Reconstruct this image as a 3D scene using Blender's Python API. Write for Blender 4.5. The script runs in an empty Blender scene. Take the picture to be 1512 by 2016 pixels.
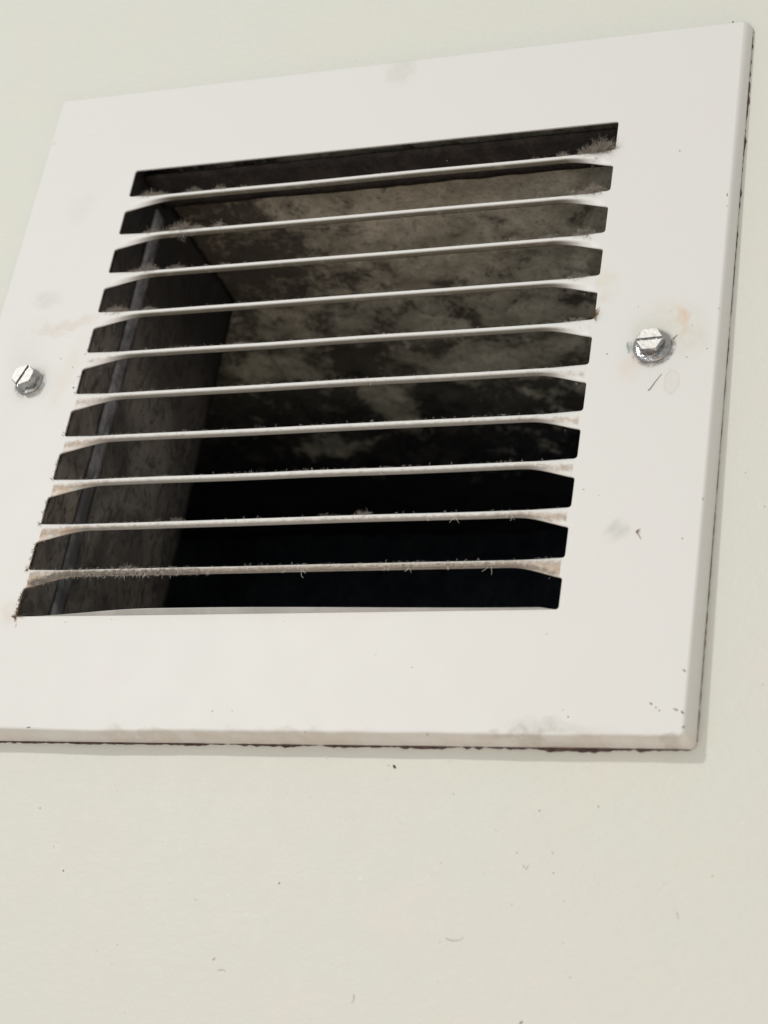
import bpy, bmesh, math, random
from mathutils import Matrix, Vector, noise
U = 0.07                      # metres per working unit (half the width of a slot)
C = bpy.context.scene.collection
S = bpy.context.scene
R = random.Random(7)

# ------------------------------------------------------------------ camera
cam_d = bpy.data.cameras.new('camera')
cam = bpy.data.objects.new('camera', cam_d)
C.objects.link(cam)
rx = Vector((0.93515854, 0.31998836, 0.15194065))      # camera right, x and depth, z
dn = Vector((-0.03019208, 0.49937372, -0.86586045))    # camera down
fw = Vector((-0.35294043, 0.80512939, 0.47665472))     # looking
M = Matrix(((rx.x, -dn.x, -fw.x), (rx.y, -dn.y, -fw.y), (rx.z, -dn.z, -fw.z))).to_4x4()
M.translation = Vector((2.73273, -5.45805, -3.79268)) * U
cam.matrix_world = M
cam_d.sensor_fit = 'HORIZONTAL'
cam_d.sensor_width = 36.0
cam_d.lens = 36.0 * 3911.69 / 1512.0
cam_d.clip_start = 0.01
cam_d.clip_end = 50.0
cam_d.dof.use_dof = True
cam_d.dof.focus_distance = 7.05 * U
cam_d.dof.aperture_fstop = 26.0
S.camera = cam

# ------------------------------------------------------------------ light
W = bpy.data.worlds.new('World')
S.world = W
W.use_nodes = True
bg = W.node_tree.nodes['Background']
bg.inputs['Color'].default_value = (1.0, 0.985, 0.955, 1)
bg.inputs['Strength'].default_value = 0.52

def lamp(name, direction, dist, size, power, col):
    d = bpy.data.lights.new(name, 'AREA')
    d.shape = 'DISK'
    d.size = size
    d.energy = power
    d.color = col
    o = bpy.data.objects.new(name, d)
    C.objects.link(o)
    v = Vector(direction).normalized()
    o.location = v * dist
    o.rotation_euler = v.to_track_quat('Z', 'Y').to_euler()
    return o
lamp('ceiling_lamp', (-0.52, -1.0, 0.48), 2.4, 0.09, 17.0, (1.0, 0.97, 0.92))
lamp('room_window_light', (-0.35, -1.0, 0.15), 2.8, 1.6, 6.0, (0.94, 0.97, 1.0))
lamp('low_fill_light', (-0.30, -1.0, -0.65), 2.6, 1.0, 5.0, (0.97, 0.98, 1.0))  # unseen fill added low in front to brighten the inside of the duct
lamp('warm_table_lamp', (0.50, -0.45, -0.95), 0.75, 0.36, 0.65, (1.0, 0.64, 0.40))

S.view_settings.view_transform = 'Standard'
S.view_settings.look = 'None'
S.view_settings.exposure = 0.17
S.view_settings.gamma = 1.0

# ------------------------------------------------------------------ node helpers
class Mat:
    def __init__(self, name):
        self.m = bpy.data.materials.new(name)
        self.m.use_nodes = True
        self.t = self.m.node_tree
        self.b = self.t.nodes['Principled BSDF']
        g = self.n('ShaderNodeNewGeometry')
        sc = self.n('ShaderNodeVectorMath', operation='SCALE')
        self.l(g.outputs['Position'], sc.inputs[0])
        sc.inputs['Scale'].default_value = 1.0 / U
        self.pos = sc.outputs[0]
    def n(self, kind, **kw):
        x = self.t.nodes.new(kind)
        for k, v in kw.items(): setattr(x, k, v)
        return x
    def l(self, a, b): self.t.links.new(a, b)
    def noise(self, scale, detail=4, rough=0.55, dist=0.0, vec=None, stretch=None):
        v = vec or self.pos
        if stretch:
            mp = self.n('ShaderNodeMapping')
            mp.inputs['Scale'].default_value = stretch
            self.l(v, mp.inputs[0]); v = mp.outputs[0]
        x = self.n('ShaderNodeTexNoise')
        x.inputs['Scale'].default_value = scale
        x.inputs['Detail'].default_value = detail
        x.inputs['Roughness'].default_value = rough
        x.inputs['Distortion'].default_value = dist
        self.l(v, x.inputs['Vector'])
        return x.outputs['Fac']
    def ramp(self, f, a, b, lo=0.0, hi=1.0, smooth=True):
        x = self.n('ShaderNodeMapRange')
        if smooth: x.interpolation_type = 'SMOOTHSTEP'
        for i, v in enumerate((a, b, lo, hi)): x.inputs[1 + i].default_value = v
        self.l(f, x.inputs[0])
        return x.outputs[0]
    def math(self, op, a, b=None):
        x = self.n('ShaderNodeMath', operation=op)
        for i, v in enumerate((a, b)):
            if v is None: continue
            if isinstance(v, (int, float)): x.inputs[i].default_value = v
            else: self.l(v, x.inputs[i])
        return x.outputs[0]
    def mix(self, f, a, b):
        x = self.n('ShaderNodeMix', data_type='RGBA')
        if isinstance(f, (int, float)): x.inputs[0].default_value = f
        else: self.l(f, x.inputs[0])
        for i, v in ((6, a), (7, b)):
            if isinstance(v, tuple): x.inputs[i].default_value = (*v, 1)
            else: self.l(v, x.inputs[i])
        return x.outputs[2]
    def bump(self, h, strength, dist, prev=None):
        x = self.n('ShaderNodeBump')
        x.inputs['Strength'].default_value = strength
        x.inputs['Distance'].default_value = dist * U
        self.l(h, x.inputs['Height'])
        if prev: self.l(prev, x.inputs['Normal'])
        return x.outputs[0]
    def attr(self, name):
        return self.n('ShaderNodeAttribute', attribute_name=name).outputs['Fac']
    def blob(self, base, cx, cz, a, b, ang, strength, col, warp, ring=False, mask=None):
        # a stain, or painted contact shade, of its own shape on the flat face, in the plane of the wall
        mp = self.n('ShaderNodeMapping', vector_type='TEXTURE')
        mp.inputs['Location'].default_value = (cx, 0, cz)
        mp.inputs['Rotation'].default_value = (0, math.radians(ang), 0)
        mp.inputs['Scale'].default_value = (a, 1000.0, b)
        self.l(warp, mp.inputs[0])
        ln = self.n('ShaderNodeVectorMath', operation='LENGTH')
        self.l(mp.outputs[0], ln.inputs[0])
        if ring:
            d = self.math('ABSOLUTE', self.math('SUBTRACT', ln.outputs['Value'], 0.85))
            f = self.ramp(d, 0.0, 0.22, strength, 0.0)
        else:
            f = self.ramp(ln.outputs['Value'], 0.25, 1.1, strength, 0.0)
        if mask is not None: f = self.math('MULTIPLY', f, mask)
        return self.mix(f, base, col)
    def warp(self, scale, amt):
        nz = self.n('ShaderNodeTexNoise')
        nz.inputs['Scale'].default_value = scale
        nz.inputs['Detail'].default_value = 3
        self.l(self.pos, nz.inputs['Vector'])
        sb = self.n('ShaderNodeVectorMath', operation='SUBTRACT')
        self.l(nz.outputs['Color'], sb.inputs[0]); sb.inputs[1].default_value = (.5, .5, .5)
        sc = self.n('ShaderNodeVectorMath', operation='SCALE')
        self.l(sb.outputs[0], sc.inputs[0]); sc.inputs['Scale'].default_value = amt
        ad = self.n('ShaderNodeVectorMath', operation='ADD')
        self.l(self.pos, ad.inputs[0]); self.l(sc.outputs[0], ad.inputs[1])
        return ad.outputs[0]
    def set(self, **kw):
        for k, v in kw.items():
            k = {'color': 'Base Color', 'rough': 'Roughness', 'normal': 'Normal', 'metal': 'Metallic',
                 'spec': 'Specular IOR Level', 'coat': 'Coat Weight'}[k]
            if isinstance(v, (int, float)): self.b.inputs[k].default_value = v
            elif isinstance(v, tuple): self.b.inputs[k].default_value = (*v, 1)
            else: self.l(v, self.b.inputs[k])
        return self.m

# ------------------------------------------------------------------ materials
def wall_mat():
    m = Mat('wall_paint')
    c = m.mix(m.ramp(m.noise(0.9, 3), .35, .65), (.655, .668, .600), (.664, .670, .610))
    c = m.mix(m.ramp(m.noise(9, 5, .65), .56, .80, 0, .07), c, (.56, .55, .48))
    c = m.mix(m.ramp(m.noise(60, 2), .76, .84, 0, .05), c, (.50, .48, .42))
    c = m.mix(m.ramp(m.noise(3.1, 4, .6), .50, .72, 0, .55), c, (.690, .655, .600))
    c = m.mix(m.ramp(m.noise(2.3, 4, .6, .5), .52, .70, 0, .55), c, (.640, .672, .600))
    c = m.mix(m.ramp(m.noise(230, 2, .8), .35, .65, 0, .22), c, (.58, .58, .52))
    h = m.noise(22, 5, .6, .3, stretch=(1, 1, 1.7))
    h2 = m.noise(70, 3, .6)
    nb = m.bump(h, .20, .012)
    nb = m.bump(h2, .14, .008, nb)
    vor = m.n('ShaderNodeTexVoronoi')
    vor.inputs['Scale'].default_value = 26
    m.l(m.warp(18, .06), vor.inputs['Vector'])
    nib = m.ramp(vor.outputs['Distance'], .05, .26, 1, 0)
    nib = m.math('MULTIPLY', nib, m.ramp(m.noise(11, 2), .52, .62))
    nb = m.bump(nib, .10, .006, nb)
    r = m.ramp(m.noise(12, 4), .3, .7, .46, .51)
    r = m.math('SUBTRACT', r, m.math('MULTIPLY', nib, .12))
    return m.set(color=c, rough=r, spec=.34, normal=nb)

PLATE_STAINS = [  # x, z, half width, half height, turn, strength, colour
    (.085, 1.454, .075, .10, 0, .20, (.42, .43, .34)), (-1.25, .46, .08, .06, 20, .22, (.42, .42, .40)),
    (-1.207, .91, .08, .09, 0, .13, (.42, .42, .40)), (1.164, -.66, .055, .042, 0, .30, (.40, .40, .36)),
    (1.25, .150, .15, .11, -25, .26, (.55, .50, .30)), (1.36, .10, .07, .12, 10, .22, (.55, .49, .34)),
    (1.309, .185, .022, .05, -20, .55, (.62, .40, .18)), (1.325, .130, .014, .04, 10, .35, (.66, .46, .28)),
    (1.148, -.02, .06, .09, 0, .20, (.70, .52, .38)), (-1.10, .330, .16, .030, -12, .35, (.56, .44, .34)),
    (-1.19, .30, .10, .02, 15, .25, (.55, .46, .38)), (-1.28, .25, .10, .16, 0, .14, (.50, .48, .40)),
    (1.05, -1.360, .22, .035, 6, .28, (.45, .43, .38)), (.93, -1.374, .20, .020, 0, .40, (.40, .37, .32)),
    (.10, -1.385, .45, .022, 0, .28, (.50, .45, .38)), (-.36, -1.388, .30, .018, 0, .35, (.50, .45, .38)),
    (1.20, -1.395, .045, .010, 4, .55, (.38, .33, .27)), (1.39, -1.375, .07, .014, 0, .45, (.40, .37, .32)),
    (-1.03, -.92, .05, .06, 0, .22, (.60, .47, .32)), (1.02, .36, .06, .05, 0, .22, (.60, .54, .34)),
    (1.03, .28, .05, .04, 0, .22, (.62, .50, .36)), (-1.19, .07, .11, .10, 0, .20, (.48, .45, .40)),
    (1.22, .057, .10, .09, 0, .22, (.50, .47, .40)), (-1.06, .10, .05, .20, 14, .22, (.62, .50, .36)),
]
def plate_mat(name='plate_paint', dusty=False):
    m = Mat(name)
    c = m.mix(m.ramp(m.noise(1.3, 3), .35, .65), (.706, .702, .678), (.698, .702, .678))
    wv = m.warp(14, .10)
    soft = m.ramp(m.noise(30, 4, .7), .30, .62, .35, 1.0)
    if not dusty:
        for s in PLATE_STAINS:
            c = m.blob(c, s[0], s[1], s[2], s[3], s[4], min(.9, s[5] * 1.5), s[6], wv, mask=soft)
        c = m.blob(c, 1.295, -.091, .028, .052, 0, .30, (.45, .40, .34), m.warp(20, .012), ring=True, mask=soft)
        c = m.blob(c, 1.295, -.091, .030, .055, 0, .18, (.55, .46, .38), m.warp(20, .012))
        c = m.blob(c, 1.133, .060, .008, .034, -14, .85, (.16, .27, .25), m.warp(60, .02))
        c = m.blob(c, 1.142, .066, .005, .030, -14, .60, (.22, .30, .29), m.warp(60, .02))
    c = m.mix(m.ramp(m.noise(2.7, 4, .6), .48, .70, 0, .35), c, (.722, .698, .682))
    c = m.mix(m.ramp(m.noise(2.2, 4, .6, .4), .50, .70, 0, .35), c, (.690, .706, .682))
    c = m.mix(m.ramp(m.noise(210, 2, .8), .35, .65, 0, .16), c, (.63, .62, .58))
    if not dusty:
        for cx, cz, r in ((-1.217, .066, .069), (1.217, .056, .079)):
            c = m.blob(c, cx + .003, cz - .004, r, r, 0, .75, (.16, .14, .13), m.warp(24, .016), ring=True, mask=m.ramp(m.noise(20, 4, .7), .38, .60))  # dark contact shade painted round each screw, shifted to the lower right
    # light grime in patches and pinholes
    c = m.mix(m.ramp(m.noise(4, 5, .65), .60, .85, 0, .08), c, (.55, .52, .46))
    c = m.mix(m.ramp(m.noise(75, 2), .70, .80, 0, .16), c, (.42, .38, .33))
    if dusty:
        d = m.attr('dust')
        fuzz = m.noise(38, 5, .75, .6)
        f = m.math('SUBTRACT', m.math('ADD', d, m.math('MULTIPLY', fuzz, .9)), .75)
        f = m.ramp(f, .0, .38, 0, .92)
        dc = m.mix(m.ramp(m.noise(55, 4, .7), .35, .68), (.36, .30, .24), (.56, .50, .43))
        c = m.mix(f, c, dc)
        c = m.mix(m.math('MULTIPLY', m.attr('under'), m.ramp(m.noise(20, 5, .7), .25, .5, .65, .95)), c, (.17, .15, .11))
        t = m.attr('tan')
        c = m.mix(m.math('MULTIPLY', t, m.ramp(m.noise(22, 5, .7), .38, .62, .10, .75)), c, (.52, .36, .22))
    # thin stroke of grime under the fold, edges of the rim
    r = m.attr('rim')
    c = m.mix(m.math('MULTIPLY', r, m.ramp(m.noise(10, 5, .7), .30, .70, .10, .50)), c, (.58, .49, .42))
    h = m.noise(5, 3, .5)
    nb = m.bump(h, .008, .03)
    nb = m.bump(m.noise(120, 3, .6), .07, .008, nb)
    rough = m.ramp(m.noise(6, 4), .3, .7, .43, .46)
    if dusty: rough = m.math('ADD', rough, m.math('MULTIPLY', f, .4))
    return m.set(color=c, rough=rough, spec=.36, normal=nb)

def metal_mat():
    m = Mat('zinc')
    c = m.mix(m.ramp(m.noise(40, 4, .7), .40, .72), (.44, .435, .43), (.24, .235, .23))
    dirt = m.ramp(m.noise(30, 5, .7, .8), .60, .72, 0, .8)
    c = m.mix(dirt, c, (.10, .09, .08))
    nb = m.bump(m.noise(26, 3, .6), .55, .016)
    return m.set(color=c, metal=m.math('SUBTRACT', 1.0, m.math('MULTIPLY', dirt, .7)), rough=.17, normal=nb)
def metal_top_mat():
    m = Mat('zinc_with_paint')
    c = m.mix(m.ramp(m.noise(40, 4, .7), .48, .62, 0, 1), (.76, .75, .72), (.68, .67, .64))
    c = m.mix(m.ramp(m.noise(60, 4, .7, 1.0), .60, .68, 0, .8), c, (.20, .19, .175))
    return m.set(color=c, metal=.15, rough=.4, normal=m.bump(m.noise(60, 4, .6), .35, .010))

def duct_mat(name, a, b, d, scale=6.0, cover=(.38, .62)):
    m = Mat(name)
    n1 = m.noise(scale, 6, .68, .5)
    n2 = m.noise(scale * 6, 5, .75, .8, stretch=(1, 1, .5))
    c = m.mix(m.ramp(n1, *cover), a, b)
    c = m.mix(m.ramp(n2, .44, .68, 0, .80), c, d)
    nb = m.bump(n2, .6, .015)
    nb = m.bump(n1, .3, .02, nb)
    return m.set(color=c, rough=.92, spec=.15, normal=nb)

def plain(name, col, rough=.8, spec=.3, var=.25, scale=30):
    m = Mat(name)
    c = m.mix(m.ramp(m.noise(scale, 4, .7), .3, .7), col, tuple(x * (1 - var) for x in col))
    return m.set(color=c, rough=rough, spec=spec)

MW = wall_mat()
MP = plate_mat()
MSL = plate_mat('slat_paint', dusty=True)
mn = Mat('glossy_nib_paint'); MNIB = mn.set(color=(.67, .67, .60), rough=.16, spec=.6)
MLIP = plain('grey_lip_paint', (.52, .515, .49), .5, .4, .18, 9)  # darker grey than the plate paint
MZ = metal_mat()
MZT = metal_top_mat()
def duct_top_mat():
    # felt of dust on the roof of the duct: in clumps further in, its colour fading to dark with depth
    m = Mat('dusty_sheet_with_shade')
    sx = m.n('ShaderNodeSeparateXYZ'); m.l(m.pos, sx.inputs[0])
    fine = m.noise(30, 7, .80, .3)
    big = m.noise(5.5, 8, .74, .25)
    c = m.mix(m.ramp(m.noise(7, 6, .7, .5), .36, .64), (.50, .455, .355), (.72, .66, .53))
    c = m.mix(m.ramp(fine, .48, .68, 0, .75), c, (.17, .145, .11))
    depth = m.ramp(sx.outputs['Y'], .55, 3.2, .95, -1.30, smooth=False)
    left = m.math('MULTIPLY', m.ramp(sx.outputs['X'], -1.15, -.15, -1.6, 0.0), m.ramp(sx.outputs['Y'], .8, 1.3, 1.0, 0.15))  # corner shade painted in towards the left side panel
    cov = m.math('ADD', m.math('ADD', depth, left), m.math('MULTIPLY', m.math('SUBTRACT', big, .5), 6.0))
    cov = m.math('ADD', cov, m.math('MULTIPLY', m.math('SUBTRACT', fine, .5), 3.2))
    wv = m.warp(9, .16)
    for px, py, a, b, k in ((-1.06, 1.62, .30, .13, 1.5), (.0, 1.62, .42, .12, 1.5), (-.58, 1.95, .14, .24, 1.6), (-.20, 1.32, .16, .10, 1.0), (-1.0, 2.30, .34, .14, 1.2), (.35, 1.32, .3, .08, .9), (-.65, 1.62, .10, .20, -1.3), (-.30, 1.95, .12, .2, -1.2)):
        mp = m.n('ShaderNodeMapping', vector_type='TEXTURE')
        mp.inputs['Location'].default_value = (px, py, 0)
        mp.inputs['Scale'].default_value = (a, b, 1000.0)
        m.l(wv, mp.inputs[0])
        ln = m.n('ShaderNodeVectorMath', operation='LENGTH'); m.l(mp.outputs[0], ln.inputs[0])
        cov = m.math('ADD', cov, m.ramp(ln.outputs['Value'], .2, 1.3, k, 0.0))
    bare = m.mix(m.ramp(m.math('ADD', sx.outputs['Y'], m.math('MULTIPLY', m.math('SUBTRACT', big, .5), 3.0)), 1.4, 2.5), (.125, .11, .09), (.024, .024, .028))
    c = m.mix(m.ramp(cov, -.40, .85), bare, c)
    nb = m.bump(fine, .6, .015)
    nb = m.bump(big, .3, .02, nb)
    return m.set(color=c, rough=.92, spec=.12, normal=nb)
def duct_side_mat():
    m = Mat('grimy_sheet_with_shade')
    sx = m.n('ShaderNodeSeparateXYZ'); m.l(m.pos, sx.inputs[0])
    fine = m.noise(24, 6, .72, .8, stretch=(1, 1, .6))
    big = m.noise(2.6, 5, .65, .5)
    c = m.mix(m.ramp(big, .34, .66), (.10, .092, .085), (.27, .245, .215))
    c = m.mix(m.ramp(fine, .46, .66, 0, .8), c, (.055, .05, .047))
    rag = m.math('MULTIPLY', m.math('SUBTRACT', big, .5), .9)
    c = m.mix(m.ramp(m.math('ADD', sx.outputs['Z'], rag), .35, .85, 0, .85), c, (.035, .033, .033))  # corner shade painted in: darker up towards the roof
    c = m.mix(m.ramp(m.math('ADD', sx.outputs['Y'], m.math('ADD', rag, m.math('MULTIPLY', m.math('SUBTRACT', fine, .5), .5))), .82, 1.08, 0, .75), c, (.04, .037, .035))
    nb = m.bump(fine, .6, .015)
    return m.set(color=c, rough=.92, spec=.12, normal=nb)
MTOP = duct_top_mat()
MBOT = duct_mat('pale_bounce_sheet', (.52, .475, .37), (.74, .68, .55), (.15, .125, .095))  # unseen duct floor coloured pale to bounce light up to the roof
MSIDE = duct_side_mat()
MFL = duct_mat('flange_sheet', (.36, .36, .38), (.10, .10, .105), (.12, .12, .12), 2.6)
MSTRIP = duct_mat('brown_shade_sheet', (.085, .07, .06), (.05, .043, .04), (.03, .026, .024), 9)
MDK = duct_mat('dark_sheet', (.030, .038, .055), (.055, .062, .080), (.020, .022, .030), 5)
MLINT = plain('lint', (.40, .36, .31), .95, .1, .45, 40)
MLINT_L = plain('pale_lint', (.56, .52, .47), .95, .1, .35, 60)
MLINT_D = plain('brown_lint', (.27, .18, .10), .95, .1, .4, 40)
MCAULK = plain('torn_sealant', (.13, .085, .075), .9, .2, .6, 35)
MFLK = [plain('dark_fleck', (.075, .07, .06)), plain('grey_fleck', (.26, .25, .22)), plain('pale_fleck', (.40, .385, .35)), plain('paler_fleck', (.56, .55, .49))]

# ------------------------------------------------------------------ object helpers
def obj(name, verts, faces, mat, parent=None, smooth=False, origin=None, attrs=None, mats=None, fm=None):
    me = bpy.data.meshes.new(name)
    o3 = Vector(origin or (0, 0, 0))
    me.from_pydata([((Vector(v) - o3) * U) for v in verts], [], faces)
    for a, vals in (attrs or {}).items():
        at = me.attributes.new(a, 'FLOAT', 'POINT')
        at.data.foreach_set('value', vals)
    for x in (mats or [mat]): me.materials.append(x)
    if fm: me.polygons.foreach_set('material_index', fm)
    if smooth: me.polygons.foreach_set('use_smooth', [True] * len(me.polygons))
    me.update()
    o = bpy.data.objects.new(name, me)
    C.objects.link(o)
    o.location = o3 * U
    if parent:
        base = Vector((0, 0, 0)); q = parent
        while q: base += q.location; q = q.parent
        o.parent = parent
        o.location = o3 * U - base
    return o
def empty(name, loc, label, cat):
    o = bpy.data.objects.new(name, None)
    o.empty_display_size = .02
    C.objects.link(o)
    o.location = Vector(loc) * U
    o['label'] = label; o['category'] = cat
    return o

YW = 0.072            # wall face at the middle of the plate
def yw(z): return YW - .0165 * z     # the wall leans a little away from the plate at the bottom
P = 0.189             # pitch of the slots
SLOT = 0.118          # height of a slot
ZT = 5 * P + 0.135    # top of the top slot
ZB = -5 * P           # bottom of the bottom slot
HOLE = (-1.04, 1.04, -1.02, 1.30)

# ------------------------------------------------------------------ the wall, with its opening
def wall():
    xs = [-9, HOLE[0], HOLE[1], 9]; zs = [-9, HOLE[2], HOLE[3], 9]
    v = []; f = []
    for d in (0, .25):
        for z in zs:
            for x in xs: v.append((x, yw(z) + d, z))
    for j in range(3):
        for i in range(3):
            if i == 1 and j == 1: continue
            a = j * 4 + i
            f.append((a, a + 1, a + 5, a + 4))
            f.append((16 + a, 16 + a + 4, 16 + a + 5, 16 + a + 1))
    for a, b in ((5, 6), (6, 10), (10, 9), (9, 5)): f.append((a, b, 16 + b, 16 + a))
    o = obj('wall', v, f, MW)
    o['kind'] = 'structure'
wall()

# ------------------------------------------------------------------ the duct behind it
duct = empty('air_duct', (0, YW + .26, HOLE[2]), 'dark dusty sheet metal air duct seen through the grille slots', 'duct')
def sheet(name, org, u, w, nu, nw, mat, bumpy=0.0, freq=5.0, edge=None, thick=.012):
    org, u, w = Vector(org), Vector(u), Vector(w)
    n = u.cross(w).normalized()
    v = []; f = []
    for j in range(nw + 1):
        for i in range(nu + 1):
            s, t = i / nu, j / nw
            if edge: t *= edge(s)
            p = org + u * s + w * t
            if bumpy:
                d = noise.fractal(p * freq, .9, 2.2, 4) * bumpy
                p = p + n * d
            v.append(tuple(p))
    for j in range(nw):
        for i in range(nu):
            a = j * (nu + 1) + i
            f.append((a, a + 1, a + nu + 2, a + nu + 1))
    o = obj(name, v, f, mat, duct, smooth=True)
    md = o.modifiers.new('thickness', 'SOLIDIFY'); md.thickness = thick * U; md.offset = 0
    return o
y0, yc = YW + .04, 1.06
top_edge = None
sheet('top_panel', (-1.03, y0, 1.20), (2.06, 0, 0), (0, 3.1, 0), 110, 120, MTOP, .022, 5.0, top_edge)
sheet('flange', (-1.02, y0 - .02, 1.125), (2.04, 0, 0), (0, .20, 0), 60, 6, MSTRIP, .006, 9.0)  # dark strip added; its colour stands for the shade inside the top slot
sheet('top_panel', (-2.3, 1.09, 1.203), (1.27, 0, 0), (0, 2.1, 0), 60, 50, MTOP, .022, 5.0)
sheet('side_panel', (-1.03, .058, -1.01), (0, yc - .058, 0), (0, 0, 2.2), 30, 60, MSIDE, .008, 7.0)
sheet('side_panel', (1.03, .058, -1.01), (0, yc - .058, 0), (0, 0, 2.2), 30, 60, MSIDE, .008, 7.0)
sheet('bottom_panel', (-1.02, y0, -1.012), (2.04, 0, 0), (0, yc - y0, 0), 20, 20, MBOT, .006, 7.0)
sheet('flange', (-1.012, .235, -.98), (0, .075, 0), (0, 0, 2.05), 3, 60, MFL, .0012, 4.0)
# the plenum beyond the collar: a plain dark box
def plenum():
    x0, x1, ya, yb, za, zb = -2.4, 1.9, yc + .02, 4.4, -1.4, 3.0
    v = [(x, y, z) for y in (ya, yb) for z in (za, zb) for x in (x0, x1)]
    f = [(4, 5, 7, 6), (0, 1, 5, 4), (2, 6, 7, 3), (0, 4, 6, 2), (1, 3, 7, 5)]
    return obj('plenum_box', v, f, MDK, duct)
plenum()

# ------------------------------------------------------------------ the grille
grille = empty('vent_grille', (0, 0.06, -1.41), 'square white stamped metal vent grille with ten dusty slats screwed to the wall', 'vent')
X0, X1, Z0, Z1 = -1.436, 1.432, -1.372, 1.500
RR = .011                                  # corner radius of the slots
def arc(cx, cz, r, a0, a1, n=4):
    return [(cx + r * math.cos(math.radians(a0 + (a1 - a0) * k / n)), cz + r * math.sin(math.radians(a0 + (a1 - a0) * k / n))) for k in range(n + 1)]
def smooth(t):
    t = max(0., min(1., t)); return t * t * (3 - 2 * t)
def face_plate():
    # inner outline: slot ends at x = +-1, slats start at x = +-(1 - RR)
    right = []
    for k in range(10, -1, -1):            # from the bottom slot up
        zb = (5 - k) * P; zt = zb + (SLOT if k else ZT - zb)
        right += arc(1 - RR, zb + RR, RR, -90, 0) + arc(1 - RR, zt - RR, RR, 0, 90)
    inner = right + [(-x, z) for x, z in reversed(right)]
    # outer outline of the flat face, rounded corners, finely divided so the fold can wander
    base = []
    rc = .007
    def seg(a, b, n): return [(a[0] + (b[0] - a[0]) * k / n, a[1] + (b[1] - a[1]) * k / n) for k in range(1, n)]
    cs = [(X1, Z0, -90), (X1, Z1, 0), (X0, Z1, 90), (X0, Z0, 180)]
    for i, (cx, cz, a0) in enumerate(cs):
        sx = 1 if cx > 0 else -1; sz = 1 if cz > 0 else -1
        a = arc(cx - sx * rc, cz - sz * rc, rc, a0, a0 + 90, 5)
        base += a
        nx, nz, na = cs[(i + 1) % 4]
        sx2 = 1 if nx > 0 else -1; sz2 = 1 if nz > 0 else -1
        st = arc(nx - sx2 * rc, nz - sz2 * rc, rc, na, na + 90, 5)[0]
        base += seg(a[-1], st, 70)
    def wob(x, z):                         # the fold is a little wavy along the bottom and the right
        d = 0
        if z < Z0 + .05: d = .007 * noise.noise(Vector((x * 2.6, 0, 5.0))) + .003 * noise.noise(Vector((x * 9, 0, 2.0)))
        return d
    prof = [(0, 0, 0), (.004, .0008, 0), (.008, .004, .3), (.014, .011, .8), (.022, .030, 1), (.027, .046, 1), (.029, .062, .9)]
    bm = bmesh.new()
    at = {}
    inn = [bm.verts.new((x, 0, z)) for x, z in inner]
    ie = [bm.edges.new((inn[i], inn[(i + 1) % len(inn)])) for i in range(len(inn))]
    def off(p, d):
        x, z = p
        cx = max(X0 + rc, min(X1 - rc, x)); cz = max(Z0 + rc, min(Z1 - rc, z))
        v = Vector((x - cx, z - cz)); L = v.length
        v = v / L * (L + (d * (1 - .55 * max(0, -v.y / L) ** 2) if d > .012 else d))
        return cx + v.x, cz + v.y
    loops = []
    for k, (d, y_, r) in enumerate(prof):
        ring = []
        for p in base:
            x, z = off(p, d)
            y = y_ * (yw(z) - .0035) / .062 if k >= 3 else y_
            dz = wob(x, z) * (1 - k / (len(prof) - 1)) ** .5
            e = 0
            if k >= 5: e = .0025 * noise.noise(Vector((x * 14, 1, z * 14)))
            vv = bm.verts.new((x, y + e, z + dz))
            at[vv] = r * (1.0 if z < Z0 + .03 else .12)
            ring.append(vv)
        loops.append(ring)
    oe = [bm.edges.new((loops[0][i], loops[0][(i + 1) % len(base)])) for i in range(len(base))]
    bmesh.ops.triangle_fill(bm, use_beauty=True, use_dissolve=False, edges=ie + oe)
    flat = set(bm.faces)
    n = len(base)
    for a, b in zip(loops, loops[1:]):
        for i in range(n):
            f = bm.faces.new((a[i], b[i], b[(i + 1) % n], a[(i + 1) % n]))
            f.smooth = True
    # thickness at the slot ends and long edges
    back = [bm.verts.new((v.co.x, .007, v.co.z)) for v in inn]
    m = len(inn)
    for i in range(m):
        j = (i + 1) % m
        # leave out the stretch where a slat joins the plate
        if abs(abs(inn[i].co.x) - (1 - RR)) < 1e-5 and abs(abs(inn[j].co.x) - (1 - RR)) < 1e-5 and inn[i].co.x * inn[j].co.x > 0: continue
        bm.faces.new((inn[i], inn[j], back[j], back[i]))
    bm.verts.index_update()
    bmesh.ops.recalc_face_normals(bm, faces=bm.faces)
    verts = [tuple(v.co) for v in bm.verts]
    faces = [[v.index for v in f.verts] for f in bm.faces]
    sm = [f.smooth for f in bm.faces]
    rim = [at.get(v, 0.0) for v in bm.verts]
    o = obj('face_plate', verts, faces, MP, grille, attrs={'rim': rim})
    o.data.polygons.foreach_set('use_smooth', sm)
    bm.free()
face_plate()

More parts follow.
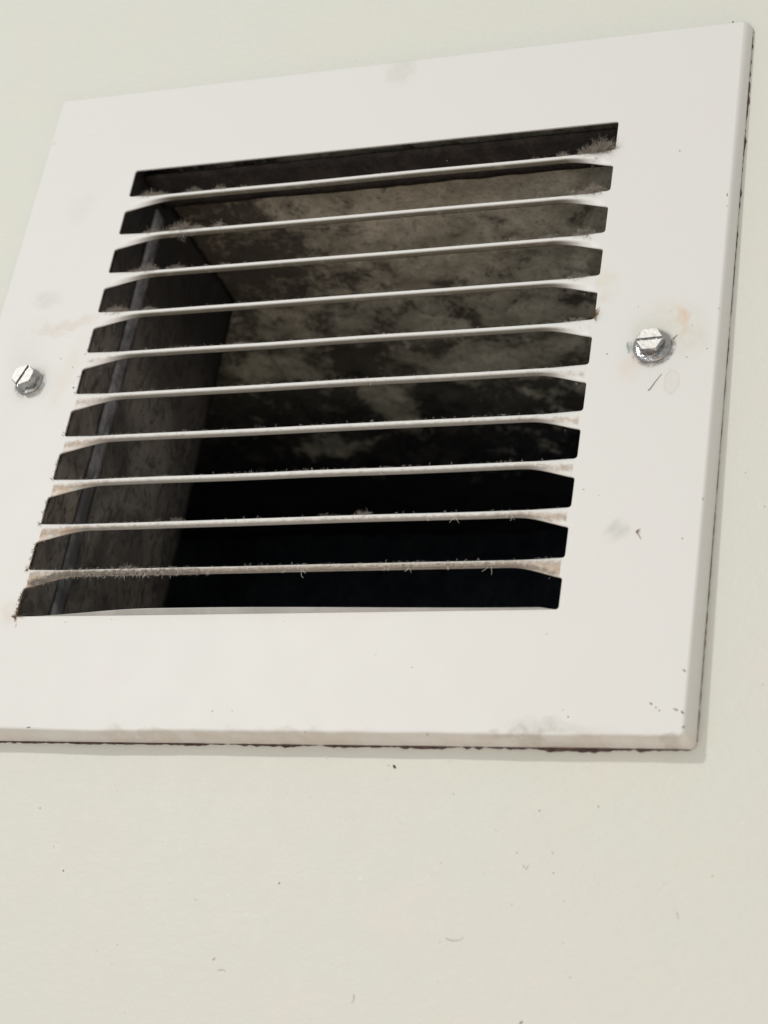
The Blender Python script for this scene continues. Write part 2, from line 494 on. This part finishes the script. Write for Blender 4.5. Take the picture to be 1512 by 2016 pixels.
# cross-section of a slat, from its front edge backwards: (depth, height below the top edge), bent and flat
NP = 12
def bent_profile():
    pts = []
    pts += [(.010, .001), (.005, -.0012), (.002, -.004), (.0008, -.007), (.0004, -.010), (.0006, -.013), (.002, -.0162), (.006, -.0188)]   # rolled front edge, then the bend
    for k in range(1, 5): pts.append((.006 + .023 * k / 4, -.0188 + .002 * k / 4))
    return pts
BENT = bent_profile()
NP = len(BENT)
FLATH = P - SLOT
def slat(k):
    """k = 0..9, slat under slot k"""
    zt = (5 - k) * P
    N = 120
    v = []; f = []; dust = []; tan = []; under = []
    uk = [1, 1, 1, .95, .85, .65, .45, .35, .25, .2][k]
    amt = [0.02, .05, .08, .16, .24, .30, .34, .36, .42, .80][k]
    xe = 1 - RR
    for i in range(N + 1):
        u = i / N
        u = .5 - .5 * math.cos(math.pi * u) * (.55 + .45 * abs(math.cos(math.pi * u)))   # denser at the ends
        u = max(0, min(1, u))
        x = -xe + 2 * xe * u
        e = min(x + xe, xe - x)
        q = min(1, e / .185)
        t = .45 * (1 - (1 - q) ** 2) + .55 * smooth(q)
        wv = .0022 * noise.noise(Vector((x * 2.2, k * 3.1, 0))) * smooth(e / .2)
        for j in range(NP):
            fl = (0.0, -FLATH * j / (NP - 1))
            b = BENT[j]
            y = fl[0] + (b[0] - fl[0]) * t
            z = fl[1] + (b[1] - fl[1]) * t
            v.append((x, y, zt + z + wv))
            s = j / (NP - 1)
            # felt of dust: strongest along the bend, less on the bright front edge
            bend = math.exp(-((s - .55) / .30) ** 2)
            endf = 1 + .5 * (1 - smooth(e / .35)) * (1 if x < 0 else .7)
            dust.append(min(1.0, amt * (.30 + .85 * bend) * endf))
            tn = 0
            if x < 0: tn = (1 - smooth((e - .02) / .22)) * smooth((s - .25) / .4) * max(0, min(1, (k - 3.5) / 4.5)) 
            else: tn = .45 * (1 - smooth(e / .2)) * smooth((s - .2) / .3) * max(0, min(1, (k - 4) / 5))
            tan.append(tn)
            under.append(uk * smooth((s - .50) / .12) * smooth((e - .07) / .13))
    for i in range(N):
        for j in range(NP - 1):
            a = i * NP + j
            f.append((a, a + 1, a + NP + 1, a + NP))
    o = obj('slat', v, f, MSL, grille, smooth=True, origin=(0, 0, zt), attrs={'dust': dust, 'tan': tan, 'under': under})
    md = o.modifiers.new('thickness', 'SOLIDIFY'); md.thickness = .007 * U; md.offset = -1
    return o
for k in range(10): slat(k)

def lip():
    """the lower edge of the bottom slot, pressed slightly outwards and up"""
    N = 80; v = []; f = []; dust = []
    xe = 1 - RR
    prof = [(0, 0), (-.004, .003), (-.012, .007), (-.020, .010), (-.028, .0125), (-.030, .015), (-.028, .017), (-.012, .013), (.004, .008), (.010, .0)]
    for i in range(N + 1):
        x = -xe + 2 * xe * i / N
        t = smooth((x + xe) / .55) * (.28 + .55 * smooth((xe - x) / 1.3)) * smooth((xe - x) / .05)
        for (y, z) in prof:
            v.append((x, y * t if y < 0 else max(y, .001), ZB + z * t)); dust.append(.18)
    n = len(prof)
    for i in range(N):
        for j in range(n - 1):
            a = i * n + j
            f.append((a, a + n, a + n + 1, a + 1))
    obj('bottom_lip', v, f, MLIP, grille, smooth=True, attrs={'dust': dust})
lip()

# torn dark sealant between the rim and the wall, along the bottom and the right
def sealant():
    v = []; f = []
    path = []
    xb, zb, xr, zt = X1 + .029, Z0 - .014, X1 + .029, Z1 + .02
    n1, n2 = 300, 280
    for i in range(n1): path.append((X0 + (xb - .04 - X0) * i / n1, zb, 0, -1, 1.0))
    for i in range(8):
        a = math.radians(-90 + 90 * i / 7)
        path.append((xb - .04 + .04 * math.cos(a), zb + .04 + .04 * math.sin(a), math.cos(a), math.sin(a), .5))
    for i in range(1, n2): path.append((xr, zb + .04 + (zt - zb - .06) * i / n2, 1, 0, .8))
    for (x, z, dx, dz, kk) in path:
        q = Vector((x * 9, z * 9, 0))
        a = noise.fractal(q, .8, 2.3, 5)
        w = .0035 + .008 * a + .005 * noise.noise(q * 5.3)
        if dz < 0: w *= .7 + .55 * smooth((x + .2) / 1.5)
        else: w = (w - .002) * (.35 + .75 * smooth((z - .3) / .9))
        w = max(-.012, w * kk)
        yy = yw(z)
        v.append((x - dx * .016, yy - .010, z - dz * .016))
        v.append((x + dx * w, yy - .004, z + dz * w))
        v.append((x + dx * (w + .001), yy + .0005, z + dz * (w + .001)))
    for i in range(len(path) - 1):
        a = i * 3
        f += [(a, a + 3, a + 4, a + 1), (a + 1, a + 4, a + 5, a + 2)]
    o = obj('sealant', v, f, MCAULK, grille)
    o['label'] = 'torn dark brown sealant bead under the plate edge'
sealant()

# ------------------------------------------------------------------ slotted hex washer-head screws
def clip(poly, nx, ny, c):
    out = []
    for i in range(len(poly)):
        a, b = poly[i], poly[(i + 1) % len(poly)]
        da, db = a[0] * nx + a[1] * ny - c, b[0] * nx + b[1] * ny - c
        if da >= 0: out.append(a)
        if da * db < 0:
            t = da / (da - db); out.append((a[0] + (b[0] - a[0]) * t, a[1] + (b[1] - a[1]) * t))
    return out
def screw(cx, cz, slot_ang, hex_ang, rw, hh, first=None):
    # washer flange: a lathe
    prof = [(rw - .004, 0.0), (rw, .004), (rw, .009), (rw - .004, .0125), (rw - .012, .0145), (.040, .0175), (.034, .020)]
    N = 40; v = []; f = []
    for (r, h) in prof:
        for i in range(N):
            a = 2 * math.pi * i / N
            v.append((cx + r * math.cos(a), -h, cz + r * math.sin(a)))
    for k in range(len(prof) - 1):
        for i in range(N):
            j = (i + 1) % N
            f.append((k * N + i, k * N + j, (k + 1) * N + j, (k + 1) * N + i))
    s = obj('screw', v, f, MZ, grille, smooth=True, origin=(cx, 0, cz))
    # hex head with a slot cut across; local axes (p, q): p along the slot
    sw, fl = .0056, hh - .007
    hexp = [(.0505 * math.cos(math.radians(60 * i + hex_ang)), .0505 * math.sin(math.radians(60 * i + hex_ang))) for i in range(6)]
    circ = [(.0480 * math.cos(2 * math.pi * i / 24), .0480 * math.sin(2 * math.pi * i / 24)) for i in range(24)]
    V = []; F = []; fm = []
    ca, sa = math.cos(math.radians(slot_ang)), math.sin(math.radians(slot_ang))
    def add(p, q, h):
        V.append((cx + p * ca - q * sa, -h, cz + p * sa + q * ca)); return len(V) - 1
    for sg in (1, -1):
        poly = clip(hexp, 0, sg, sw)
        # a few more points per side so that the top rounds off
        dense = []
        for i in range(len(poly)):
            a, b = poly[i], poly[(i + 1) % len(poly)]
            on = abs(abs(a[1]) - sw) < 1e-6 and abs(abs(b[1]) - sw) < 1e-6
            dense.append(a)
            if not on:
                for t in (.25, .5, .75): dense.append((a[0] + (b[0] - a[0]) * t, a[1] + (b[1] - a[1]) * t))
        n = len(dense)
        bot, mid, up = [], [], []
        for (p, q) in dense:
            r = math.hypot(p, q); onl = abs(abs(q) - sw) < 1e-6
            drop = .003 + .008 * max(0, (r - .0455) / .006)          # corners of the hexagon are turned off
            bot.append(add(p, q, fl if (onl and abs(p) < .02) else .016))
            mid.append(add(p, q, hh - drop))
            g = min(.93, .0450 / r)
            up.append(add(p * g, q if onl else (max(q * g, sw) if sg > 0 else min(q * g, -sw)), hh))
        for i in range(n):
            j = (i + 1) % n
            F += [(bot[i], bot[j], mid[j], mid[i]), (mid[i], mid[j], up[j], up[i])]; fm += [0, 0]
        F.append(tuple(up)); fm.append(1)
    mid = clip(clip(hexp, 0, 1, -sw), 0, -1, -sw)
    a = [add(p, q, fl) for p, q in mid]; b = [add(p, q, .016) for p, q in mid]
    F.append(tuple(a)); fm.append(0)
    for i in range(len(mid)):
        j = (i + 1) % len(mid)
        if abs(abs(mid[i][1]) - sw) < 1e-6 and abs(mid[i][1] - mid[j][1]) < 1e-6: continue
        F.append((b[i], b[j], a[j], a[i])); fm.append(0)
    bm = bmesh.new()
    vs = [bm.verts.new(x) for x in V]
    for q, m_ in zip(F, fm):
        fc = bm.faces.new([vs[i] for i in q]); fc.material_index = m_
    bmesh.ops.recalc_face_normals(bm, faces=bm.faces)
    F = [[x.index for x in fc.verts] for fc in bm.faces] if not bm.verts.index_update() else F
    fm = [fc.material_index for fc in bm.faces]
    bm.free()
    obj('hex_head', V, F, None, s, origin=(cx, 0, cz), mats=[MZ, MZT], fm=fm)
    return s
a = screw(-1.217, .066, 68, 10, .056, .058)
a['label'] = 'screw left of the slots, its slot nearly upright'
b = screw(1.217, .056, 3, 0, .066, .052)
b['label'] = 'screw right of the slots, its slot nearly level'

# ------------------------------------------------------------------ lint: single hairs and tufts
class Fibres:
    def __init__(self): self.v = []; self.f = []
    def hair(self, pts, r):
        b0 = len(self.v); n = len(pts)
        for i, p in enumerate(pts):
            p = Vector(p)
            d = (Vector(pts[min(i + 1, n - 1)]) - Vector(pts[max(i - 1, 0)]))
            if d.length < 1e-9: d = Vector((1, 0, 0))
            d.normalize()
            s = d.cross(Vector((.3, .9, .31))).normalized(); t = d.cross(s)
            rr = r * (1 - .6 * i / (n - 1))
            for a in (0, 2.094, 4.188):
                self.v.append(tuple(p + (s * math.cos(a) + t * math.sin(a)) * rr))
        for i in range(n - 1):
            for k in range(3):
                a = b0 + i * 3 + k; b = b0 + i * 3 + (k + 1) % 3
                self.f.append((a, b, b + 3, a + 3))
    def curl(self, p, d, L, r, n=4, w=.9):
        p = Vector(p); d = Vector(d).normalized()
        pts = [p.copy()]
        for i in range(n):
            d = (d + Vector((R.gauss(0, w), R.gauss(0, w) * .6, R.gauss(0, w))) * .5).normalized()
            p = p + d * (L / n); pts.append(p.copy())
        self.hair(pts, r)
    def tuft(self, x, z, y, w, h, n, r=.0009):
        for _ in range(int(n * 2.0)):
            a = R.gauss(0, .42)
            hh = 1.5 * h * math.exp(-a * a * 2.0) * R.uniform(.2, 1.0) ** .8
            b = (x + a * w, y + R.uniform(-.006, .002), z - .002)
            self.curl(b, (R.gauss(0, .6), R.gauss(.05, .25), 1), max(.006, hh), r, 5, 1.5)
    def build(self, name, mat, label):
        o = obj(name, self.v, self.f, mat)
        o['kind'] = 'stuff'; o['label'] = label; o['category'] = 'dust'
        return o
zk = lambda k: (5 - k) * P
pale, grey, brown = Fibres(), Fibres(), Fibres()
# grey tufts standing behind the front edges, upper left and upper right
for (k, x, w, h, n) in ((0, -.90, .10, .030, 260), (0, -.72, .07, .024, 150), (0, -.60, .05, .026, 110), (0, -.50, .03, .014, 60),
                        (1, -.86, .06, .024, 130), (1, -.73, .05, .048, 240), (1, -.66, .05, .030, 120), (1, -.565, .022, .038, 60), (1, -.80, .05, .02, 90),
                        (2, -.83, .07, .036, 240), (2, -.89, .06, .018, 110), (2, -.71, .07, .024, 150), (2, -.58, .03, .016, 40), (2, -.50, .03, .018, 40),
                        (3, -.92, .08, .032, 260), (3, -.78, .06, .020, 110), (4, -.60, .20, .014, 120), (4, -.36, .10, .014, 80),
                        (0, .955, .05, .060, 420), (0, .90, .06, .040, 260), (0, .80, .03, .026, 80), (0, .70, .10, .010, 50),
                        (1, .93, .045, .050, 260), (1, .86, .05, .030, 140), (1, .75, .06, .018, 90), (1, .64, .08, .012, 70),
                        (2, .92, .06, .034, 200), (2, .80, .06, .024, 130), (2, .66, .06, .020, 80), (2, .5, .15, .012, 80),
                        (3, .92, .06, .030, 160), (3, .80, .1, .012, 80), (4, .93, .06, .024, 110),
                        (5, .0, .3, .010, 70), (7, -.55, .10, .012, 60), (8, -.45, .05, .018, 60), (9, -.60, .06, .020, 90), (8, .26, .05, .026, 70), (8, .12, .06, .016, 50)):
    grey.tuft(x, zk(k) , .012, w, h, n)
# fine hairs along every edge, more the lower the slat
for k in range(10):
    n = [14, 16, 26, 60, 110, 120, 130, 140, 150, 260][k]
    for _ in range(n):
        x = R.uniform(-.99, .97); up = R.random() < (.75 if k < 8 else .4)
        if up: pale.curl((x, .003, zk(k) + .000), (R.gauss(0, .8), R.gauss(-.2, .3), R.uniform(.2, 1)), R.uniform(.004, .012), .0008, 4, 1.2)
        else:
            e = min(x + .99, .99 - x); dz = -FLATH if e < .05 else -.018 - .035 * (1 - smooth(e / .16))
            pale.curl((x, .004, zk(k) + dz), (R.gauss(0, .9), -.3, -R.uniform(.2, 1)), R.uniform(.004, .013), .0008, 4, 1.2)
# shaggy felt under the lowest slat and a few dangling threads
for _ in range(1500):
    x = -.97 + 1.95 * R.random() ** 1.7
    e = min(x + .99, .99 - x); dz = -.012 - .040 * (1 - smooth(e / .15))
    q = R.random()
    (pale if R.random() < .6 else grey).curl((x, .0, zk(9) + dz - .010 * q), (R.gauss(0, 1), -.4, -R.uniform(.0, 1)), R.uniform(.004, .017 if x < -.3 else .010), .0010, 4, 1.2)
for _ in range(1500):
    x = -.98 + .66 * R.random() ** 1.3
    e = min(x + .99, .99 - x); dz = -.014 - .036 * (1 - smooth(e / .15))
    (pale if R.random() < .35 else grey).curl((x, R.uniform(-.002, .012), zk(9) + dz + R.uniform(-.012, .006)), (R.gauss(0, 1), -.1, -R.uniform(-.2, 1)), R.uniform(.008, .024), .0009, 5, 1.4)
for (k, x, L) in ((9, .08, .045), (9, .01, .02), (9, -.28, .03), (9, .74, .045), (9, .46, .03), (9, .38, .02), (8, .80, .03), (8, .60, .035), (8, .5, .02), (8, .78, .02), (5, .2, .02), (9, .6, .02), (7, .3, .02)):
    for _ in range(3): pale.curl((x + R.gauss(0, .004), .004, zk(k) - .018), (R.gauss(.2, .3), -.1, -1), L * .8, .0012, 6, .7)
# brown fringe on the slot ends at the left, and the tuft at the lowest corner
for k in range(4, 11):
    n = [3, 5, 9, 14, 26, 40, 90][k - 4]
    for _ in range(n):
        z = zk(k) + R.uniform(0, SLOT * .85)
        brown.curl((-1.0 + R.uniform(-.003, .002), R.uniform(-.001, .006), z), (R.gauss(.1, .5), -.2, R.gauss(0, 1)), R.uniform(.006, .016), .0011, 4, .7)
    for _ in range(n // 3):
        brown.curl((-1.0, .001, zk(k) + .002), (R.gauss(-.3, .8), -.25, R.gauss(-.3, .5)), R.uniform(.008, .02), .0011, 4, .7)
for _ in range(8): brown.curl((-1.0, -.001, zk(10)), (R.gauss(.1, 1.4), -.05, R.gauss(-.5, .35)), R.uniform(.015, .045), .0012, 5, .5)
for _ in range(30): brown.curl((1.0, .0, zk(4) + R.uniform(0, .03)), (R.gauss(.6, .6), -.4, R.gauss(.1, .6)), R.uniform(.01, .03), .0011, 4, .8)
# hairs and scratches lying on the plate and on the wall
for H in ([(1.2857, .0835), (1.2936, .0934), (1.3, .1013)], [(1.218, -.1207), (1.2244, -.115), (1.2393, -.0873), (1.2592, -.0557)],
          [(1.2293, -.6719), (1.2316, -.6607), (1.2413, -.6572)], [(1.2284, -.6625), (1.2465, -.695)]):
    brown.hair([(x, -.0015, z) for x, z in H], .0018)
for H in [[(0.7407, -2.0106), (0.761, -2.016), (0.785, -2.0133), (0.7968, -2.0048)], [(1.4425, -1.898), (1.4448, -1.9087), (1.4487, -1.9193)], [(0.4715, -2.1977), (0.4741, -2.2131), (0.4679, -2.226)], [(0.0044, -2.1481), (0.0177, -2.1442), (0.0308, -2.1483)], [(0.9564, -1.7711), (0.9676, -1.7837), (0.9739, -1.7689)]]:
    grey.hair([(x, yw(z) - .0010, z) for x, z in H], .0009)
grey.build('dust_fluff', MLINT, 'grey tufts of dust caught on the slats of the vent grille')
pale.build('lint_threads', MLINT_L, 'pale lint threads clinging to the edges of the slats')
brown.build('lint_threads', MLINT_D, 'brown lint fringe on the slot ends of the vent grille')

# ------------------------------------------------------------------ flecks of dirt
PLATE_FLECKS = [(1.241,0.911,0.0046,0.0037,20,0.90), (1.256,0.839,0.0028,0.0019,0,0.50), (1.392,1.509,0.0056,0.0037,30,0.80), (-1.426,1.272,0.0083,0.0028,60,0.50), (-1.016,0.031,0.0065,0.0056,0,0.60), (1.237,-0.665,0.0093,0.0046,-20,0.50), (1.381,-0.695,0.0074,0.0028,-50,0.60), (1.331,-1.274,0.0074,0.0037,-30,0.75), (1.347,-1.287,0.0037,0.0037,0,0.70), (1.359,-1.297,0.0046,0.0037,-40,0.70), (1.410,-1.294,0.0111,0.0037,-15,0.70), (1.430,-1.302,0.0083,0.0037,-50,0.75), (1.425,-1.162,0.0093,0.0037,-45,0.65), (1.074,-1.320,0.0046,0.0037,-40,0.80), (1.054,-1.297,0.0037,0.0028,0,0.50), (1.437,-1.351,0.0065,0.0037,40,0.60), (1.035,-0.500,0.0037,0.0028,0,0.70), (1.151,0.230,0.0037,0.0028,0,0.40), (1.060,0.039,0.0046,0.0037,0,0.60), (0.534,-1.149,0.0037,0.0028,0,0.40), (0.971,-1.032,0.0037,0.0028,0,0.30), (-0.791,-0.969,0.0046,0.0028,0,0.40), (-0.610,-0.960,0.0074,0.0019,0,0.40), (1.091,-0.524,0.0028,0.0028,0,0.50), (-1.184,0.091,0.0028,0.0028,0,0.50), (-1.107,0.170,0.0046,0.0037,0,0.40), (-1.044,0.126,0.0037,0.0037,0,0.40), (1.271,0.199,0.0028,0.0028,0,0.30), (1.348,0.138,0.0056,0.0019,30,0.35), (1.339,0.007,0.0056,0.0028,10,0.50), (1.406,0.037,0.0037,0.0037,0,0.30), (0.345,0.972,0.0028,0.0019,0,0.30), (-0.122,1.537,0.0028,0.0019,0,0.30), (-0.148,-1.308,0.0028,0.0056,10,0.30), (-0.076,-1.307,0.0028,0.0028,0,0.40), (-0.936,1.300,0.0028,0.0019,0,0.40), (-1.251,1.291,0.0056,0.0019,30,0.35), (0.050,-0.977,0.0028,0.0028,0,0.30), (0.400,-1.105,0.0028,0.0019,0,0.25)]
PLATE_FLECKS += [(1.428, .690, .0025, .012, 8, .8), (1.431, .640, .002, .009, -4, .6), (1.434, .20, .002, .008, 0, .5), (1.436, -.55, .002, .007, 5, .5), (-1.345, -1.372, .010, .003, 0, .8), (-.83, -1.372, .012, .0025, 5, .6), (.62, -1.384, .004, .003, 0, .6), (.20, -1.381, .004, .003, 0, .5)]
WALL_FLECKS = [(-0.769,-1.626,0.0065,0.0046,0,0.45), (-0.871,-1.682,0.0111,0.0037,-15,0.30), (-0.681,-1.759,0.0046,0.0028,60,0.45), (-0.624,-1.843,0.0074,0.0037,-45,0.90), (-0.491,-1.558,0.0046,0.0028,60,0.40), (0.160,-1.857,0.0083,0.0037,50,0.90), (-0.121,-1.922,0.0074,0.0028,-30,0.50), (-0.317,-1.928,0.0046,0.0028,40,0.40), (-0.435,-2.104,0.0074,0.0028,-60,0.40), (-0.366,-2.083,0.0065,0.0037,55,0.40), (-0.371,-2.146,0.0037,0.0037,0,0.40), (-0.017,-2.112,0.0093,0.0037,45,0.60), (0.060,-1.851,0.0074,0.0037,-15,0.25), (0.045,-2.063,0.0037,0.0028,-40,0.40), (0.345,-2.280,0.0037,0.0028,0,0.50), (-0.700,-2.280,0.0056,0.0037,0,0.30), (0.489,-1.455,0.0111,0.0074,-60,0.85), (0.468,-1.452,0.0093,0.0028,0,0.50), (0.701,-1.544,0.0037,0.0037,0,0.50), (0.988,-1.593,0.0046,0.0046,0,0.60), (1.173,-1.575,0.0046,0.0046,0,0.45), (0.932,-1.731,0.0056,0.0028,-70,0.60), (1.045,-1.728,0.0056,0.0028,-30,0.45), (1.055,-1.792,0.0037,0.0037,0,0.60), (0.935,-1.897,0.0046,0.0046,0,0.40), (1.096,-1.878,0.0065,0.0028,0,0.40), (1.109,-2.006,0.0046,0.0028,-20,0.40), (1.140,-2.109,0.0083,0.0037,-10,0.40), (1.396,-1.811,0.0037,0.0037,0,0.40), (1.539,-1.783,0.0056,0.0037,-70,0.50), (1.007,-2.251,0.0111,0.0046,40,0.80), (0.732,-2.143,0.0046,0.0028,-60,0.40), (1.551,-0.409,0.0056,0.0046,0,0.40), (1.620,-0.539,0.0056,0.0056,0,0.35), (1.651,-1.167,0.0046,0.0046,0,0.40), (0.691,-1.772,0.0046,0.0028,-30,0.70), (0.915,-1.618,0.0028,0.0028,0,0.30), (0.537,-1.645,0.0037,0.0028,0,0.40), (0.855,-1.661,0.0037,0.0037,0,0.50), (0.723,-2.023,0.0046,0.0028,45,0.40), (1.208,-1.930,0.0028,0.0028,0,0.30), (-0.649,-2.330,0.0037,0.0028,0,0.30), (-0.288,-2.300,0.0037,0.0028,60,0.40), (-0.237,-1.891,0.0037,0.0028,0,0.30), (-0.177,-2.189,0.0046,0.0028,0,0.25), (-0.302,1.712,0.0028,0.0019,0,0.20), (1.347,-1.542,0.0037,0.0028,0,0.30), (1.324,-2.153,0.0028,0.0028,0,0.30), (1.577,-1.959,0.0037,0.0028,0,0.30), (0.755,-1.705,0.0037,0.0028,0,0.30)]

def flecks(name, L, y, label):
    v = []; f = []; fm = []; wall_ = y is None
    for (x, z, a, b, ang, s) in L:
        if wall_ and s <= .30: continue
        n = R.randint(6, 9); i0 = len(v)
        ca, sa = math.cos(math.radians(ang)), math.sin(math.radians(ang))
        if wall_: y = yw(z)
        for k in range(n):
            t = 2 * math.pi * k / n; q = R.uniform(.65, 1.15)
            p_, q_ = a * q * math.cos(t) * (.8 if wall_ else 1), b * q * math.sin(t) * (.8 if wall_ else 1)
            v.append((x + p_ * ca - q_ * sa, y + .0005, z + p_ * sa + q_ * ca))
        v.append((x, y - min(a, b) * .5, z))
        for k in range(n): f.append((i0 + k, i0 + (k + 1) % n, i0 + n)); fm.append(0 if s > .72 else 1 if s > .5 else 3 if wall_ and s <= .40 else 2)
    o = obj(name, v, f, None, mats=MFLK, fm=fm)
    o['kind'] = 'stuff'; o['label'] = label; o['category'] = 'dirt'
def nibs():
    v = []; f = []
    for _ in range(220):
        x, z = R.gauss(.10, .42), -1.52 - abs(R.gauss(0, .22))
        if not -.8 < x < 1.2: continue
        a = R.uniform(.0025, .0065) * (1.6 if R.random() < .2 else 1); b = R.uniform(.002, .0038); g = R.gauss(.25, .5)
        i0 = len(v); y = yw(z)
        for ring, h in ((1, 0), (.72, .55), (.38, .9)):
            for k in range(8):
                t = math.pi * k / 4
                p_, q_ = a * ring * math.cos(t), b * ring * math.sin(t)
                v.append((x + p_ * math.cos(g) - q_ * math.sin(g), y + .0004 - h * b * .25, z + p_ * math.sin(g) + q_ * math.cos(g)))
        v.append((x, y - b * .25, z))
        for r_ in (0, 8):
            for k in range(8): f.append((i0 + r_ + k, i0 + r_ + (k + 1) % 8, i0 + r_ + 8 + (k + 1) % 8, i0 + r_ + 8 + k))
        for k in range(8): f.append((i0 + 16 + k, i0 + 16 + (k + 1) % 8, i0 + 24))
    o = obj('paint_nibs', v, f, MNIB, smooth=True)
    o['kind'] = 'stuff'; o['label'] = 'tiny glossy nibs of paint on the wall below the plate'; o['category'] = 'paint'
nibs()
flecks('dirt_flecks', PLATE_FLECKS, 0, 'tiny dark flecks of dirt stuck on the white plate')
flecks('dirt_flecks', WALL_FLECKS, None, 'tiny dark flecks of dirt stuck on the painted wall')
